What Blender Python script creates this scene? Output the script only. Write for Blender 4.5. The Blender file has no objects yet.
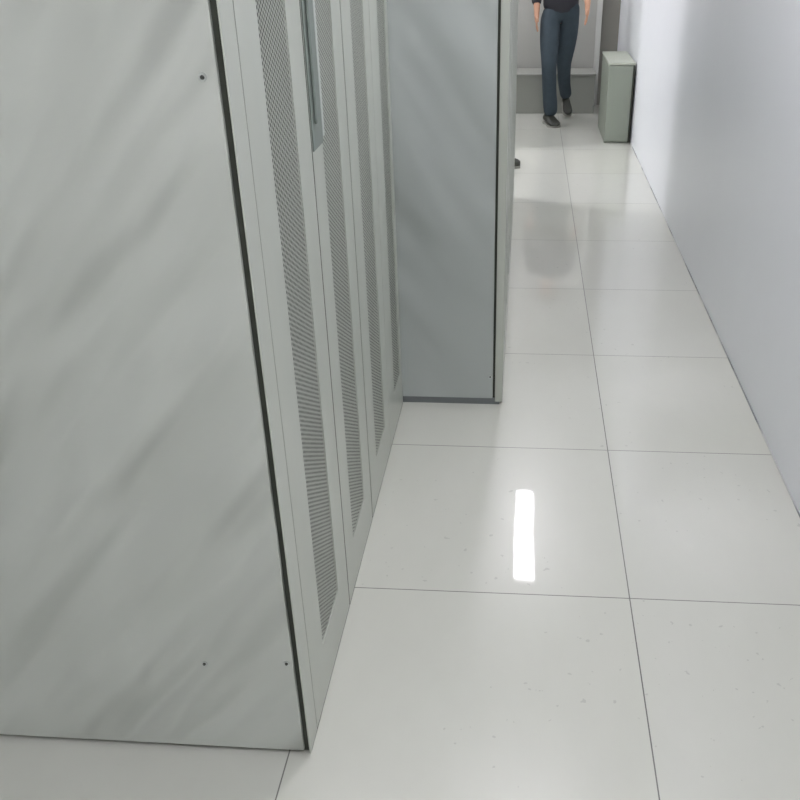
import bpy, bmesh, math, random
from mathutils import Vector, Matrix
random.seed(4)
S = bpy.context.scene
COL = S.collection

# ------------------------------------------------------------------ materials
def srgb(r, g, b):
    f = lambda c: (c/255/12.92) if c/255 <= .04045 else ((c/255+.055)/1.055)**2.4
    return (f(r), f(g), f(b), 1)

def new_mat(name):
    m = bpy.data.materials.new(name); m.use_nodes = True
    nt = m.node_tree
    return m, nt, nt.nodes['Principled BSDF'], nt.nodes['Material Output']

def N(nt, kind, **kw):
    n = nt.nodes.new(kind)
    for k, v in kw.items(): setattr(n, k, v)
    return n

def noise(nt, coord, scale, detail=2, rough=.5, vscale=(1, 1, 1), rot=(0, 0, 0)):
    mp = N(nt, 'ShaderNodeMapping'); mp.inputs['Scale'].default_value = vscale
    if any(rot):                       # rotate first, then stretch: slanting streaks
        mp.vector_type = 'TEXTURE'; mp.inputs['Scale'].default_value = tuple(1/v for v in vscale)
    mp.inputs['Rotation'].default_value = rot
    nt.links.new(coord, mp.inputs['Vector'])
    n = N(nt, 'ShaderNodeTexNoise'); n.inputs['Scale'].default_value = scale
    n.inputs['Detail'].default_value = detail; n.inputs['Roughness'].default_value = rough
    nt.links.new(mp.outputs[0], n.inputs['Vector'])
    return n.outputs['Fac']

def math_node(nt, op, a, b=None, c=None):
    n = N(nt, 'ShaderNodeMath', operation=op)
    for i, v in enumerate((a, b, c)):
        if v is None: continue
        if isinstance(v, (int, float)): n.inputs[i].default_value = v
        else: nt.links.new(v, n.inputs[i])
    return n.outputs[0]

def mixcol(nt, fac, a, b):
    n = N(nt, 'ShaderNodeMix', data_type='RGBA')
    if isinstance(fac, (int, float)): n.inputs[0].default_value = fac
    else: nt.links.new(fac, n.inputs[0])
    for i, v in ((6, a), (7, b)):
        if isinstance(v, tuple): n.inputs[i].default_value = v
        else: nt.links.new(v, n.inputs[i])
    return n.outputs[2]

def simple(name, col, rough=.5, metal=0, vary=.0, vscale=6, bump=0, bscale=8, spec=.5, bvs=(1, 1, 1), brot=(0, 0, 0), coat=0, bdist=.01):
    m, nt, b, out = new_mat(name)
    b.inputs['Base Color'].default_value = col
    b.inputs['Roughness'].default_value = rough
    b.inputs['Metallic'].default_value = metal
    b.inputs['Specular IOR Level'].default_value = spec
    if coat:
        b.inputs['Coat Weight'].default_value = coat; b.inputs['Coat Roughness'].default_value = .12
    tc = N(nt, 'ShaderNodeNewGeometry').outputs['Position']
    if vary:
        f = noise(nt, tc, vscale, 4, .6)
        dark = tuple(c*(1-vary) for c in col[:3]) + (1,)
        lite = tuple(min(1, c*(1+vary)) for c in col[:3]) + (1,)
        nt.links.new(mixcol(nt, f, dark, lite), b.inputs['Base Color'])
    if bump:
        f = noise(nt, tc, bscale, 2, .45, bvs, brot)
        bn = N(nt, 'ShaderNodeBump'); bn.inputs['Strength'].default_value = bump; bn.inputs['Distance'].default_value = bdist
        nt.links.new(f, bn.inputs['Height']); nt.links.new(bn.outputs[0], b.inputs['Normal'])
    return m

PAINT = srgb(186, 193, 186)
M = {}
# powder coated sheet steel with the gentle waves thin sheet has
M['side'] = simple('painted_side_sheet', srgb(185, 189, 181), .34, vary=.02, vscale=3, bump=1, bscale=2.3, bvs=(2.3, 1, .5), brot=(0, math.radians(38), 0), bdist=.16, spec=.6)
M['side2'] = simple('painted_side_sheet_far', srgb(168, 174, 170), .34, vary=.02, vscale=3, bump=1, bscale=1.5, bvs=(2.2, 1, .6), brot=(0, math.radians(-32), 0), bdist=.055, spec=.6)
M['door'] = simple('painted_door_steel', srgb(180, 184, 174), .3, vary=.03, vscale=5, bump=.25, bscale=3, bvs=(1, 1.5, .5), bdist=.02, spec=.6)
M['dark'] = simple('interior_shade', srgb(38, 41, 40), .8)  # near black stands in for shade inside the cabinets
M['gap'] = simple('gap_shade', srgb(52, 56, 47), .7)  # dark colour painting the shade in gaps and under doors
M['plinth'] = simple('grey_plinth', srgb(112, 117, 117), .6, vary=.05)
M['handle'] = simple('grey_handle_plastic', srgb(118, 127, 120), .4)
M['handle_rim'] = simple('pale_metal_rim', srgb(205, 210, 205), .3, metal=.4)
M['screw'] = simple('steel_screw', srgb(90, 92, 88), .4, metal=.6)
M['washer'] = simple('washer', srgb(190, 194, 190), .35, metal=.5)
M['green_box'] = simple('grey_green_steel', srgb(140, 147, 135), .5, vary=.04)
M['green_top'] = simple('grey_green_top', srgb(176, 182, 168), .35, vary=.04)
M['low'] = simple('low_box_steel', srgb(140, 142, 135), .5, vary=.05)
M['ceiling'] = simple('ceiling_paint', srgb(225, 227, 224), .8, vary=.02)
M['wall'] = simple('wall_right_panel', srgb(236, 239, 243), .32, vary=.02, vscale=2, bump=.3, bscale=1.4, bvs=(1, 1.6, .5), bdist=.02, spec=.45)
M['wall_b'] = simple('wall_paint', srgb(214, 216, 212), .6, vary=.03)
M['wall_far'] = simple('wall_paint_dimmed', srgb(172, 172, 166), .6, vary=.03)  # wall paint darkened in colour so the far end looks dim
M['far_door'] = simple('grey_brown_door', srgb(134, 132, 124), .5, vary=.04)
M['trimw'] = simple('pale_trim', srgb(196, 197, 192), .5)
M['jeans'] = simple('dark_blue_cloth', srgb(58, 70, 78), .9, vary=.2, vscale=20, bump=.3, bscale=40)
M['shoe'] = simple('dark_shoe_leather', srgb(52, 54, 47), .55)
M['sole'] = simple('pale_shoe_sole', srgb(140, 140, 132), .7)
M['skin'] = simple('skin', srgb(190, 145, 118), .55)
M['hair'] = simple('black_hair', srgb(24, 22, 22), .6)
M['jacket'] = simple('dark_jacket', srgb(50, 50, 56), .9, vary=.15, vscale=20)

# polished porcelain tiles, 0.8 m grid
def floor_mat():
    m, nt, b, out = new_mat('polished_porcelain_tiles')
    pos = N(nt, 'ShaderNodeNewGeometry').outputs['Position']
    sp = N(nt, 'ShaderNodeSeparateXYZ'); nt.links.new(pos, sp.inputs[0])
    def line(s, w):
        a = math_node(nt, 'DIVIDE', math_node(nt, 'ADD', s, 80.0), .8)
        fr = math_node(nt, 'FRACT', a)
        d = math_node(nt, 'MINIMUM', fr, math_node(nt, 'SUBTRACT', 1.0, fr))
        return math_node(nt, 'LESS_THAN', d, w/.8)
    lx = line(sp.outputs[0], .0016); ly = line(sp.outputs[1], .0016)
    ln = math_node(nt, 'MAXIMUM', lx, ly)
    # each tile its own faint tone
    cb = N(nt, 'ShaderNodeCombineXYZ')
    for i in (0, 1):
        nt.links.new(math_node(nt, 'FLOOR', math_node(nt, 'DIVIDE', math_node(nt, 'ADD', sp.outputs[i], 80.0), .8)), cb.inputs[i])
    wn = N(nt, 'ShaderNodeTexWhiteNoise', noise_dimensions='3D'); nt.links.new(cb.outputs[0], wn.inputs['Vector'])
    n1 = noise(nt, pos, 2.2, 5, .6, (1.4, .6, 1))
    base = mixcol(nt, n1, srgb(187, 189, 178), srgb(203, 204, 194))
    base = mixcol(nt, math_node(nt, 'MULTIPLY', wn.outputs['Value'], .25), base, srgb(198, 199, 196))
    # sparse specks and scuffs
    vo = noise(nt, pos, 38, 2, .5)
    area = noise(nt, pos, 1.7, 2, .5)
    sp1 = math_node(nt, 'MULTIPLY', math_node(nt, 'GREATER_THAN', vo, .70), math_node(nt, 'GREATER_THAN', area, .5))
    base = mixcol(nt, math_node(nt, 'MULTIPLY', sp1, .28), base, srgb(120, 122, 116))
    base = mixcol(nt, math_node(nt, 'MULTIPLY', ln, math_node(nt, 'MULTIPLY_ADD', noise(nt, pos, 1.3, 1), .5, .55)), base, srgb(70, 70, 66))
    nt.links.new(base, b.inputs['Base Color'])
    b.inputs['Roughness'].default_value = .3
    b.inputs['Specular IOR Level'].default_value = .5
    b.inputs['Coat Weight'].default_value = .8
    b.inputs['Coat Roughness'].default_value = .035
    b.inputs['Coat IOR'].default_value = 1.5
    bn = N(nt, 'ShaderNodeBump'); bn.inputs['Strength'].default_value = .2; bn.inputs['Distance'].default_value = .002
    nt.links.new(noise(nt, pos, 5, 2), bn.inputs['Height'])
    nt.links.new(bn.outputs[0], b.inputs['Coat Normal'])
    return m
M['floor'] = floor_mat()

# perforated steel: staggered round holes over a dark sheet that stands for the unlit inside
def perf_mat():
    m, nt, b, out = new_mat('perforated_steel')
    b.inputs['Base Color'].default_value = srgb(176, 180, 170)
    b.inputs['Roughness'].default_value = .38
    pos = N(nt, 'ShaderNodeNewGeometry').outputs['Position']
    sp = N(nt, 'ShaderNodeSeparateXYZ'); nt.links.new(pos, sp.inputs[0])
    pz = .0090; py = .0104
    u = math_node(nt, 'ADD', sp.outputs[2], 4.0)          # holes stand in staggered vertical columns
    v = math_node(nt, 'DIVIDE', math_node(nt, 'ADD', math_node(nt, 'ADD', sp.outputs[0], sp.outputs[1]), 40.0), pz)
    row = math_node(nt, 'FLOOR', v)
    odd = math_node(nt, 'MULTIPLY', math_node(nt, 'MODULO', row, 2.0), .5)
    fu = math_node(nt, 'SUBTRACT', math_node(nt, 'FRACT', math_node(nt, 'ADD', math_node(nt, 'DIVIDE', u, py), odd)), .5)
    fv = math_node(nt, 'SUBTRACT', math_node(nt, 'FRACT', v), .5)
    du = math_node(nt, 'MULTIPLY', fu, py); dv = math_node(nt, 'MULTIPLY', fv, pz)
    d = math_node(nt, 'SQRT', math_node(nt, 'ADD', math_node(nt, 'MULTIPLY', du, du), math_node(nt, 'MULTIPLY', dv, dv)))
    hole = math_node(nt, 'LESS_THAN', d, .0039)
    tr = N(nt, 'ShaderNodeBsdfTransparent'); mx = N(nt, 'ShaderNodeMixShader')
    nt.links.new(hole, mx.inputs[0]); nt.links.new(b.outputs[0], mx.inputs[1]); nt.links.new(tr.outputs[0], mx.inputs[2])
    nt.links.new(mx.outputs[0], out.inputs['Surface'])
    return m
M['perf'] = perf_mat()

def emit(name, col, st):
    m, nt, b, out = new_mat(name)
    b.inputs['Base Color'].default_value = (.8, .8, .8, 1)
    b.inputs['Emission Color'].default_value = col; b.inputs['Emission Strength'].default_value = st
    return m
M['lamp'] = emit('lit_diffuser', (.965, .935, 1, 1), 31)
M['lamp_b'] = emit('lit_panel', (.965, .935, 1, 1), 47)

# ------------------------------------------------------------------ mesh helpers
def box(bm, x0, x1, y0, y1, z0, z1, mi=0):
    g = bmesh.ops.create_cube(bm, size=1)
    bmesh.ops.scale(bm, vec=(abs(x1-x0), abs(y1-y0), abs(z1-z0)), verts=g['verts'])
    bmesh.ops.translate(bm, vec=((x0+x1)/2, (y0+y1)/2, (z0+z1)/2), verts=g['verts'])
    for f in {f for v in g['verts'] for f in v.link_faces}: f.material_index = mi
    return g['verts']

def link(name, bm, mats, parent=None, bevel=0, smooth=False):
    me = bpy.data.meshes.new(name); bm.to_mesh(me); bm.free()
    for m in (mats if isinstance(mats, (list, tuple)) else [mats]): me.materials.append(m)
    if smooth:
        for p in me.polygons: p.use_smooth = True
    o = bpy.data.objects.new(name, me); COL.objects.link(o)
    if parent: 
        o.parent = parent
    if bevel:
        md = o.modifiers.new('bevel', 'BEVEL'); md.width = bevel; md.segments = 2; md.limit_method = 'ANGLE'
    return o

def boxes(name, lst, mats, parent=None, bevel=0):
    bm = bmesh.new()
    for b in lst: box(bm, *b)
    return link(name, bm, mats, parent, bevel)

def tag(o, label, cat, group=None):
    o['label'] = label; o['category'] = cat
    if group: o['group'] = group
    return o

def empty(name, loc, label, cat, group=None):
    o = bpy.data.objects.new(name, None); COL.objects.link(o); o.location = loc
    o.empty_display_size = .1
    return tag(o, label, cat, group)

def structure(name, lst, m, bevel=0):
    o = boxes(name, lst, m, None, bevel); o['kind'] = 'structure'; return o

# ------------------------------------------------------------------ the setting
XW = .556; YB = -6.5; YF = 7.6; H = 2.8
XL = -1.85; XJ = -1.2; YJ = 5.56; XO = -5.2; YO0 = 2.6; YO1 = 6.5
structure('floor', [(XO-.1, XW+.1, YB-.1, YF+.1, -.1, 0)], M['floor'])
structure('ceiling', [(XO-.1, XW+.1, YB-.1, YF+.1, H, H+.1)], M['ceiling'])
structure('wall_right', [(XW, XW+.1, YB-.1, YF+.1, 0, H)], M['wall'])
structure('wall_back', [(XL-.1, XW, YB-.1, YB, 0, H)], M['wall_b'])
structure('wall_left', [(XL-.1, XL, YB, YO0, 0, H)], M['wall_b'])
structure('wall_left', [(XJ-.12, XJ, YJ, YF, 0, H), (XJ, -.52, YJ, YJ+.1, 0, H)], M['wall_b'])
structure('wall_side_room', [(XO, XL, YO0-.1, YO0, 0, H)], M['wall_b'])
structure('wall_side_room', [(XO, XJ-.12, YO1, YO1+.1, 0, H)], M['wall_b'])
structure('wall_outer', [(XO-.1, XO, YO0-.1, YO1+.1, 0, H)], M['wall_b'])
# far wall with a doorway at its right end
dx0, dx1, dz = .385, .545, 2.05
structure('wall_far', [(XJ, dx0-.05, YF, YF+.1, 0, H), (dx0-.05, XW, YF, YF+.1, dz+.05, H)], M['wall_far'])
structure('trim_1', [(dx0-.05, dx0, YF-.02, YF+.1, 0, dz), (dx0-.05, XW-.001, YF-.02, YF+.1, dz, dz+.05)], M['trimw'], .003)
d = structure('door_1', [(dx0, XW-.001, YF+.05, YF+.09, 0, dz)], M['far_door'])
boxes('door_handle', [(dx0+.03, dx0+.13, YF+.02, YF+.035, 1.0, 1.02), (dx0+.03, dx0+.05, YF+.02, YF+.05, 1.0, 1.02)], M['washer'], d)

def patchy_joint():  # pale to dark grey, mixed by noise along the strip
    m, nt, b, out = new_mat('patchy_joint_filler')
    pos = N(nt, 'ShaderNodeNewGeometry').outputs['Position']
    f = noise(nt, pos, 2.1, 3, .6)
    r = N(nt, 'ShaderNodeMapRange'); r.inputs[1].default_value = .46; r.inputs[2].default_value = .60
    nt.links.new(f, r.inputs[0])
    nt.links.new(mixcol(nt, r.outputs[0], srgb(190, 192, 190), srgb(108, 113, 118)), b.inputs['Base Color'])
    b.inputs['Roughness'].default_value = .8
    return m
structure('wall_joint_right', [(XW-.004, XW, YB, YF, 0, .003)], patchy_joint())  # thin strip for the broken dark line at the wall's foot

# ------------------------------------------------------------------ ceiling lights
def ceiling_light(x0, x1, y0, y1, label, m='lamp'):
    cx, cy = (x0+x1)/2, (y0+y1)/2
    r = empty('ceiling_light', (0, 0, 0), label, 'ceiling light', 'white strip lights on the ceiling')
    boxes('housing', [(x0-.012, x1+.012, y0-.012, y1+.012, H-.045, H)], M['trimw'], r, .004)
    boxes('diffuser', [(x0, x1, y0, y1, H-.062, H-.0455)], M[m], r)
ceiling_light(-.292, -.152, 3.59, 4.80, 'long white ceiling light mirrored as a bright bar in the floor tiles')
ceiling_light(-.305, -.137, -2.45, -1.20, 'long white ceiling light just behind the nearest cabinet\'s side panel')  # added out of view to brighten the near end
ceiling_light(-.305, -.137, -5.5, -4.25, 'extra ceiling light added furthest back, unseen behind the viewer')  # unseen extra light, put in for overall brightness
ceiling_light(-.305, -.137, .25, 1.50, 'added long ceiling light, out of view, in front of the protruding cabinets, above the aisle')  # added overhead to brighten the middle floor and right wall
ceiling_light(-.95, -.70, 6.3, 7.35, 'made-up fill light on the ceiling at the far end, left of the aisle')  # invented fill, its mirror image hidden, to lift the far floor
ceiling_light(-3.1, -1.9, 4.85, 5.25, 'wide ceiling light in the side room that lights the far floor', 'lamp_b')

# ------------------------------------------------------------------ cabinets
def screw(parent, x, y, z):
    bm = bmesh.new()
    g = bmesh.ops.create_cone(bm, cap_ends=True, segments=20, radius1=.0065, radius2=.006, depth=.0012)
    bmesh.ops.rotate(bm, cent=(0, 0, 0), matrix=Matrix.Rotation(math.pi/2, 3, 'X'), verts=g['verts'])
    bmesh.ops.translate(bm, vec=(x, y-.0006, z), verts=g['verts'])
    for f in bm.faces: f.material_index = 1
    g = bmesh.ops.create_cone(bm, cap_ends=True, segments=16, radius1=.0036, radius2=.0028, depth=.003)
    bmesh.ops.rotate(bm, cent=(0, 0, 0), matrix=Matrix.Rotation(math.pi/2, 3, 'X'), verts=g['verts'])
    bmesh.ops.translate(bm, vec=(x, y-.002, z), verts=g['verts'])
    return link('screw', bm, [M['screw'], M['washer']], parent)

def leaf(parent, X, y0, y1, p0, p1, z0=.006, z1=1.97, pz0=.147, pz1=1.83, t=.02):
    """one steel door leaf with a perforated strip"""
    o = boxes('door', [(X-t, X, y0, p0, z0, z1), (X-t, X, p1, y1, z0, z1),
                       (X-t, X, p0, p1, z0, pz0), (X-t, X, p0, p1, pz1, z1)], M['door'], parent)
    boxes('perforated_panel', [(X-.0025, X-.0015, p0, p1, pz0, pz1)], M['perf'], o)
    boxes('inside_shade_sheet', [(X-.0085, X-.0035, p0, p1, pz0, pz1)], M['dark'], o)  # dark sheet behind the holes, painting the cabinet's shaded inside
    return o

def body(parent, X, xb, y0, y1, z1, inner=M['dark']):
    # hollow steel carcass, a dark sheet near its front paints the unlit inside
    return boxes('body', [(xb, X-.022, y0, y0+.02, .03, z1), (xb, X-.022, y1-.02, y1, .03, z1),
                   (xb, X-.022, y0+.02, y1-.02, z1-.02, z1), (xb, X-.022, y0+.02, y1-.02, .03, .05),
                   (xb, xb+.02, y0+.02, y1-.02, .05, z1-.02),
                   (X-.06, X-.05, y0+.02, y1-.02, .05, z1-.02, 1)], [M['door'], inner], parent)

def handle(parent, X, y0, y1, z0, z1):
    o = boxes('handle', [(X, X+.003, y0, y1, z0, z1)], M['handle'], parent, .0012)
    boxes('lever', [(X+.003, X+.009, y0+.022, y0+.048, z0+.05, z1-.03)], M['handle'], o, .004)
    boxes('rim', [(X, X+.004, y1, y1+.016, z0+.012, z1)], M['handle_rim'], o, .001)
    return o

XC = -.75; XB = -1.75; Z = 2.0
# near cabinet, its bare side panel fills the left of the picture
A = empty('mesh_door_cabinet', (XC-.5, -.13, 0), 'nearest pale grey steel cabinet, its large blank side panel facing us at left', 'cabinet', 'recessed mesh door cabinets on the left')
Bc = empty('mesh_door_cabinet', (XC-.5, .74, 0), 'second pale grey mesh door cabinet, set back in the corner before the protruding one', 'cabinet', 'recessed mesh door cabinets on the left')
def local(o, off):           # geometry is written in world metres, move it into its thing's frame
    o.data.transform(Matrix.Translation(-Vector(off)))
ya0, ya1 = -.588, .338
body(A, XC, XB, ya0+.014, ya1, Z, M['dark'])
boxes('front_post', [(XC-.003, XC, ya0, -.517, .004, 1.99), (XC-.022, XC-.003, -.545, -.517, .004, 1.99)], M['door'], A, .001)
boxes('corner_gap_shade', [(XC-.016, XC-.0035, ya0+.008, ya0+.013, .01, 1.99)], M['gap'], A)  # dark strip painting the shade in the open corner gap
sp = boxes('side_panel', [(XB, XC-.0145, ya0, ya0+.013, .012, 1.99)], M['side'], A, .002)
for x, z in ((-.787, 1.40), (-.778, .268), (-.953, .257)):
    screw(sp, x, ya0, z)
boxes('plinth', [(XB, XC-.0225, ya0+.015, ya1, 0, .03), (XC-.0225, XC-.0008, ya0+.014, ya1, 0, .0055)], M['gap'], A)  # thin front strip paints the dark gap below the doors
boxes('top_rail', [(XC-.02, XC, -.545, ya1-.002, 1.975, 1.995)], M['door'], A)
leaf(A, XC, -.514, -.083, -.393, -.198)
l2 = leaf(A, XC, -.074, .331, .028, .220)
boxes('seam_shade', [(XC-.012, XC-.0008, -.0829, -.0741, .008, 1.97), (XC-.012, XC-.0008, -.5169, -.5141, .008, 1.97), (XC-.012, XC-.0008, .3311, .338, .008, 1.97)], M['gap'], A)  # near-flush dark strips paint the shade of the door gaps
handle(l2, XC, -.073, .024, 1.185, 1.52)
yb0, yb1 = .342, 1.118
body(Bc, XC, XB, yb0, yb1, Z, M['dark'])
boxes('plinth', [(XB, XC-.0225, yb0, yb1, 0, .03), (XC-.0225, XC-.0008, yb0, yb1, 0, .0055)], M['gap'], Bc)  # its low front strip paints the gap shade under the doors
boxes('top_rail', [(XC-.02, XC, yb0, yb1, 1.975, 1.995)], M['door'], Bc)
leaf(Bc, XC, .342, .7585, .463, .656)
boxes('seam_shade', [(XC-.012, XC-.0012, .7586, .7614, .008, 1.97)], M['gap'], Bc)  # dark strip for the shade between the two leaves
l4 = leaf(Bc, XC, .7615, 1.118, .905, 1.062)
handle(l4, XC, .764, .84, 1.45, 1.72)

# protruding row: four cabinets standing further out into the aisle
XP = -.372; XPB = -1.6; Y0 = 1.124; W = .754
plabels = ['tall grey cabinet standing out into the aisle, plain side panel facing us',
           'second cabinet of the protruding row, directly behind the one showing its side panel',
           'third cabinet of the protruding row, seen only edge-on past the first two',
           'last cabinet of the protruding row, at the edge of the brightly lit floor']
for k in range(4):
    a, b = Y0+k*W, Y0+(k+1)*W-.002
    r = empty('server_cabinet', ((XP+XPB)/2, (a+b)/2, 0), plabels[k], 'cabinet', 'protruding row of grey cabinets')
    body(r, XP, XPB, a+.012, b-(.012 if k == 3 else 0), 2.0)
    # corner post with a dark strip painting the shaded gap between it and the side panel
    boxes('corner_post', [(XP-.028, XP-.0215, a, a+.03, .012, 2.0), (XP-.0285, XP, a, a+.012, .012, 2.0)], M['door'], r, .0015)
    boxes('corner_gap_shade', [(XP-.037, XP-.0288, a+.006, a+.0115, .0, 2.0)], M['gap'], r)
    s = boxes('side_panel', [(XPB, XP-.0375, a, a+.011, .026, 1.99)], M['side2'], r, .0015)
    if k == 0: screw(s, XP-.047, a, .115)
    boxes('plinth', [(XPB, XP-.012, a+.003, b-.003, 0, .026)], M['plinth'], r)
    ym = (a+b)/2
    l = leaf(r, XP, a+.013, ym-.0015, a+.09, ym-.07, z0=.022, z1=1.99)
    l = leaf(r, XP, ym+.0015, b-.004, ym+.07, b-.08, z0=.022, z1=1.99)
    if k == 3:
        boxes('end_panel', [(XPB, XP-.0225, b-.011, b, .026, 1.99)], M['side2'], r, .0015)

# small grey-green cabinet against the right wall
r = empty('small_cabinet', (.44, 6.2, 0), 'small grey green steel cabinet on the floor against the white right wall', 'cabinet')
boxes('body', [(.337, .540, 5.866, 6.58, .0, .592)], M['green_box'], r, .003)
boxes('door', [(.337, .527, 5.85, 5.865, .012, .588)], M['green_box'], r, .003)
boxes('edge_gap_shade', [(.5285, .540, 5.852, 5.865, .005, .588)], M['gap'], r)  # dark strip painting the shadow gap beside the wall
boxes('top_panel', [(.333, .544, 5.846, 6.59, .592, .609)], M['green_top'], r, .003)

# low grey box along the far wall
r = empty('low_storage_box', (0, 7.4, 0), 'long low grey box along the far wall behind the walking person', 'box')
boxes('body', [(-1.1, .33, 7.17, 7.56, .0, .33)], M['low'], r, .004)
boxes('lid', [(-1.105, .335, 7.16, 7.565, .33, .35)], M['low'], r, .004)

# ------------------------------------------------------------------ figures made with skin + subdivision
def skin_mesh(name, verts, edges, radii, m, parent=None, root=0, levels=2):
    me = bpy.data.meshes.new(name+'_cage'); me.from_pydata(verts, edges, [])
    o = bpy.data.objects.new(name+'_cage', me); COL.objects.link(o)
    md = o.modifiers.new('skin', 'SKIN'); md.use_smooth_shade = True
    sv = me.skin_vertices[0].data
    for i, rr in enumerate(radii):
        sv[i].radius = rr if isinstance(rr, tuple) else (rr, rr)
        sv[i].use_root = (i == root)
    sd = o.modifiers.new('sub', 'SUBSURF'); sd.levels = levels; sd.render_levels = levels
    dg = bpy.context.evaluated_depsgraph_get(); dg.update()
    me2 = bpy.data.meshes.new_from_object(o.evaluated_get(dg))
    bpy.data.objects.remove(o)
    me2.name = name
    me2.materials.clear(); me2.materials.append(m)
    for p in me2.polygons: p.use_smooth = True
    n = bpy.data.objects.new(name, me2); COL.objects.link(n)
    if parent: n.parent = parent
    return n

def shoe(name, parent, ankle, heel, toe, lift=0.0, toe_z=0.0, heel_z=0.0, w=.048, hs=1.0):
    """heel and toe are (x, y) on the ground; returns a shoe with a pale sole"""
    hv = Vector((heel[0], heel[1], heel_z)); tv = Vector((toe[0], toe[1], toe_z))
    ax = (tv-hv); L = ax.length; ax.normalize(); side = ax.cross(Vector((0, 0, 1))).normalized(); up = side.cross(ax)
    prof = [(0, .62, .075), (.08, .80, .088), (.25, .82, .092), (.42, .86, .078), (.6, 1.0, .058), (.8, 1.02, .046), (.93, .78, .038), (1.0, .40, .030)]
    bm = bmesh.new(); rings = []
    for s, ww, hh in prof:
        c = hv+ax*(s*L); ring = []
        for k in range(14):
            a = 2*math.pi*k/14
            yy = math.cos(a)*w*ww; zz = .012+(hh*hs-.012)*max(0, .5+.5*math.sin(a))**.8
            ring.append(bm.verts.new(c+side*yy+up*zz))
        rings.append(ring)
    for a, b in zip(rings, rings[1:]):
        for k in range(14): bm.faces.new((a[k], a[(k+1) % 14], b[(k+1) % 14], b[k]))
    bm.faces.new(rings[0]); bm.faces.new(list(reversed(rings[-1])))
    bmesh.ops.recalc_face_normals(bm, faces=bm.faces)
    o = link(name, bm, M['shoe'], parent, smooth=True)
    bm = bmesh.new(); top = []; bot = []
    pts = [(s, ww*1.04) for s, ww, _ in prof]
    outline = [(s, x) for s, x in pts] + [(s, -x) for s, x in reversed(pts)]
    for s, x in outline:
        c = hv+ax*(s*L)+side*(x*w)
        bot.append(bm.verts.new(c+up*.0)); top.append(bm.verts.new(c+up*.016))
    bm.faces.new(top); bm.faces.new(list(reversed(bot)))
    n = len(top)
    for k in range(n): bm.faces.new((bot[k], bot[(k+1) % n], top[(k+1) % n], top[k]))
    bmesh.ops.recalc_face_normals(bm, faces=bm.faces)
    link('sole', bm, M['sole'], o)
    return o

P = empty('person', (-.02, 6.75, 0), 'person in dark blue trousers and dark shoes walking at the far end of the aisle', 'person')
# joints
hip = (-.03, 6.80, .92)
hr, hl = (-.115, 6.79, .88), (.055, 6.81, .88)
kr, kl = (-.115, 6.63, .50), (.02, 6.86, .48)
ar, al = (-.078, 6.665, .10), (.065, 7.045, .155)
ch = (-.03, 6.80, 1.30); nk = (-.03, 6.79, 1.47); hd = (-.03, 6.765, 1.62)
sr, sl = (-.20, 6.80, 1.40), (.14, 6.80, 1.40)
er, el = (-.245, 6.84, 1.13), (.185, 6.78, 1.13)
wr, wl = (-.235, 6.72, .92), (.185, 6.60, .98)
V = [hip, (-.03, 6.80, 1.08), ch, (-.03, 6.80, 1.40), nk, (-.03, 6.775, 1.47), (-.03, 6.76, 1.61), (-.03, 6.77, 1.69),
     hr, kr, ar, hl, kl, al, sr, er, wr, sl, el, wl]
E = [(0, 1), (1, 2), (2, 3), (3, 4), (4, 5), (5, 6), (6, 7), (0, 8), (8, 9), (9, 10), (0, 11), (11, 12), (12, 13),
     (3, 14), (14, 15), (15, 16), (3, 17), (17, 18), (18, 19)]
Rr = [(.13, .10), (.12, .095), (.14, .10), (.10, .07), .052, (.062, .068), (.078, .088), (.062, .07),
      .082, .055, .036, .082, .055, .036, .052, .040, .028, .052, .040, .028]
# hands: palm and five separate fingers grow from each wrist
def add_hand(w, out):
    i = 16 if out < 0 else 19
    base = len(V); palm = (w[0], w[1]-.02, w[2]-.055)
    V.append(palm); E.append((i, base)); Rr.append((.026, .018))
    for k, (dy, l) in enumerate(((-.027, .060), (-.009, .070), (.010, .065), (.027, .050))):
        a = (w[0], w[1]-.025+dy, w[2]-.095); b = (w[0]-out*.004, w[1]-.03+dy*1.1, w[2]-.095-l*.55); c = (w[0]-out*.016, w[1]-.033+dy*1.1, w[2]-.095-l)
        n = len(V); V.extend([a, b, c]); E.extend([(base, n), (n, n+1), (n+1, n+2)]); Rr.extend([.009, .0085, .007])
    n = len(V); V.extend([(w[0]-out*.006, w[1]-.055, w[2]-.055), (w[0]-out*.012, w[1]-.066, w[2]-.09)])
    E.extend([(base, n), (n, n+1)]); Rr.extend([.011, .009])
add_hand(wr, -1); add_hand(wl, 1)
bd = skin_mesh('body', V, E, Rr, M['skin'], P)
skin_mesh('trousers', [(-.03, 6.80, 1.02), (-.03, 6.80, .93), hr, (-.118, 6.69, .66), kr, (-.104, 6.655, .30), (-.078, 6.65, .055),
                       hl, (.04, 6.84, .66), kl, (.036, 6.945, .30), (.066, 7.04, .165)],
          [(0, 1), (1, 2), (2, 3), (3, 4), (4, 5), (5, 6), (1, 7), (7, 8), (8, 9), (9, 10), (10, 11)],
          [(.145, .115), (.155, .12), (.10, .10), .088, .070, .066, .069, (.10, .10), .088, .070, .060, .058], M['jeans'], P, root=1)
skin_mesh('jacket', [(-.03, 6.80, .84), (-.03, 6.80, 1.06), ch, (-.03, 6.80, 1.42), (-.03, 6.79, 1.47), sr, er, (-.237, 6.74, .955), sl, el, (.185, 6.625, 1.01)],
          [(0, 1), (1, 2), (2, 3), (3, 4), (3, 5), (5, 6), (6, 7), (3, 8), (8, 9), (9, 10)],
          [(.185, .15), (.16, .13), (.165, .125), (.115, .085), .062, .072, .055, .045, .072, .055, .045], M['jacket'], P, root=2)
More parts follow.
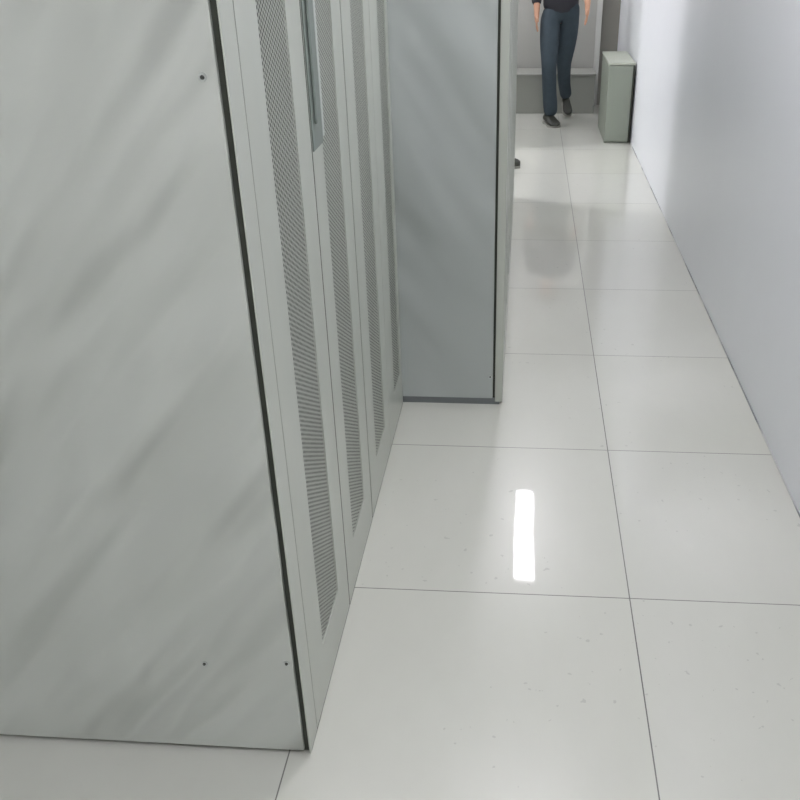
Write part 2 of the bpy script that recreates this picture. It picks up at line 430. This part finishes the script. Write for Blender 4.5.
def blob(bm, c, s, seg=16, cut=None):
    g = bmesh.ops.create_uvsphere(bm, u_segments=seg, v_segments=12, radius=1)
    bmesh.ops.scale(bm, vec=s, verts=g['verts']); bmesh.ops.translate(bm, vec=c, verts=g['verts'])
    return g['verts']
bm = bmesh.new(); blob(bm, (-.03, 6.79, 1.665), (.082, .092, .085)); link('hair', bm, M['hair'], P, smooth=True)
bm = bmesh.new(); blob(bm, (-.03, 6.682, 1.60), (.011, .018, .022)); link('nose', bm, M['skin'], P, smooth=True)
for s in (-1, 1):
    bm = bmesh.new(); blob(bm, (-.03+s*.03, 6.692, 1.625), (.012, .008, .007)); link('eye', bm, M['hair'], P, smooth=True)
    bm = bmesh.new(); blob(bm, (-.03+s*.08, 6.775, 1.605), (.010, .018, .028)); link('ear', bm, M['skin'], P, smooth=True)
bm = bmesh.new(); blob(bm, (-.03, 6.69, 1.565), (.022, .008, .006)); link('mouth', bm, simple('lips', srgb(150, 90, 80), .5), P, smooth=True)
shoe('shoe', P, ar, (-.115, 6.72), (-.035, 6.47), w=.056)
shoe('shoe', P, al, (.055, 7.09), (.085, 6.91), toe_z=.02, heel_z=.105, w=.042)

# the toe of a dark shoe showing past the end of the protruding row
sh = shoe('shoe', None, None, (-.60, 4.97), (-.337, 4.97), w=.042, hs=1.6)
tag(sh, 'toe of a dark shoe poking out past the far end of the protruding cabinets', 'shoe')

# origins of the things: shift children so that the empties sit at their bases
for o in list(COL.objects):
    if o.type == 'EMPTY' and o.location.length > 0:
        for c in o.children:
            c.matrix_parent_inverse = Matrix.Translation(-o.location)

# ------------------------------------------------------------------ camera, world, view
cam = bpy.data.cameras.new('camera'); co = bpy.data.objects.new('camera', cam); COL.objects.link(co)
yaw, pit, rol = -.0869, .5228, -.0152
YAW, PIT, ROL = yaw, pit, rol
fwd = Vector((math.sin(yaw)*math.cos(pit), math.cos(yaw)*math.cos(pit), -math.sin(pit)))
right = Vector((math.cos(yaw), -math.sin(yaw), 0)); up = right.cross(fwd)
r2 = right*math.cos(rol)+up*math.sin(rol); u2 = -right*math.sin(rol)+up*math.cos(rol)
mt = Matrix((r2, u2, -fwd)).transposed().to_4x4()
mt.translation = Vector((-.322, -1.972, 1.591))
co.matrix_world = mt
cam.sensor_width = 36; cam.lens = 915.5/800*36
cam.shift_x = -45.2/800; cam.shift_y = 48.8/800
cam.clip_start = .02
S.camera = co
wd = bpy.data.worlds.new('world'); S.world = wd; wd.use_nodes = True
wd.node_tree.nodes['Background'].inputs[0].default_value = (.8, .85, .9, 1)
wd.node_tree.nodes['Background'].inputs[1].default_value = .3
S.view_settings.view_transform = 'Standard'; S.view_settings.look = 'None'
S.view_settings.gamma = 1; S.view_settings.exposure = 0.33
S.view_settings.use_curve_mapping = False
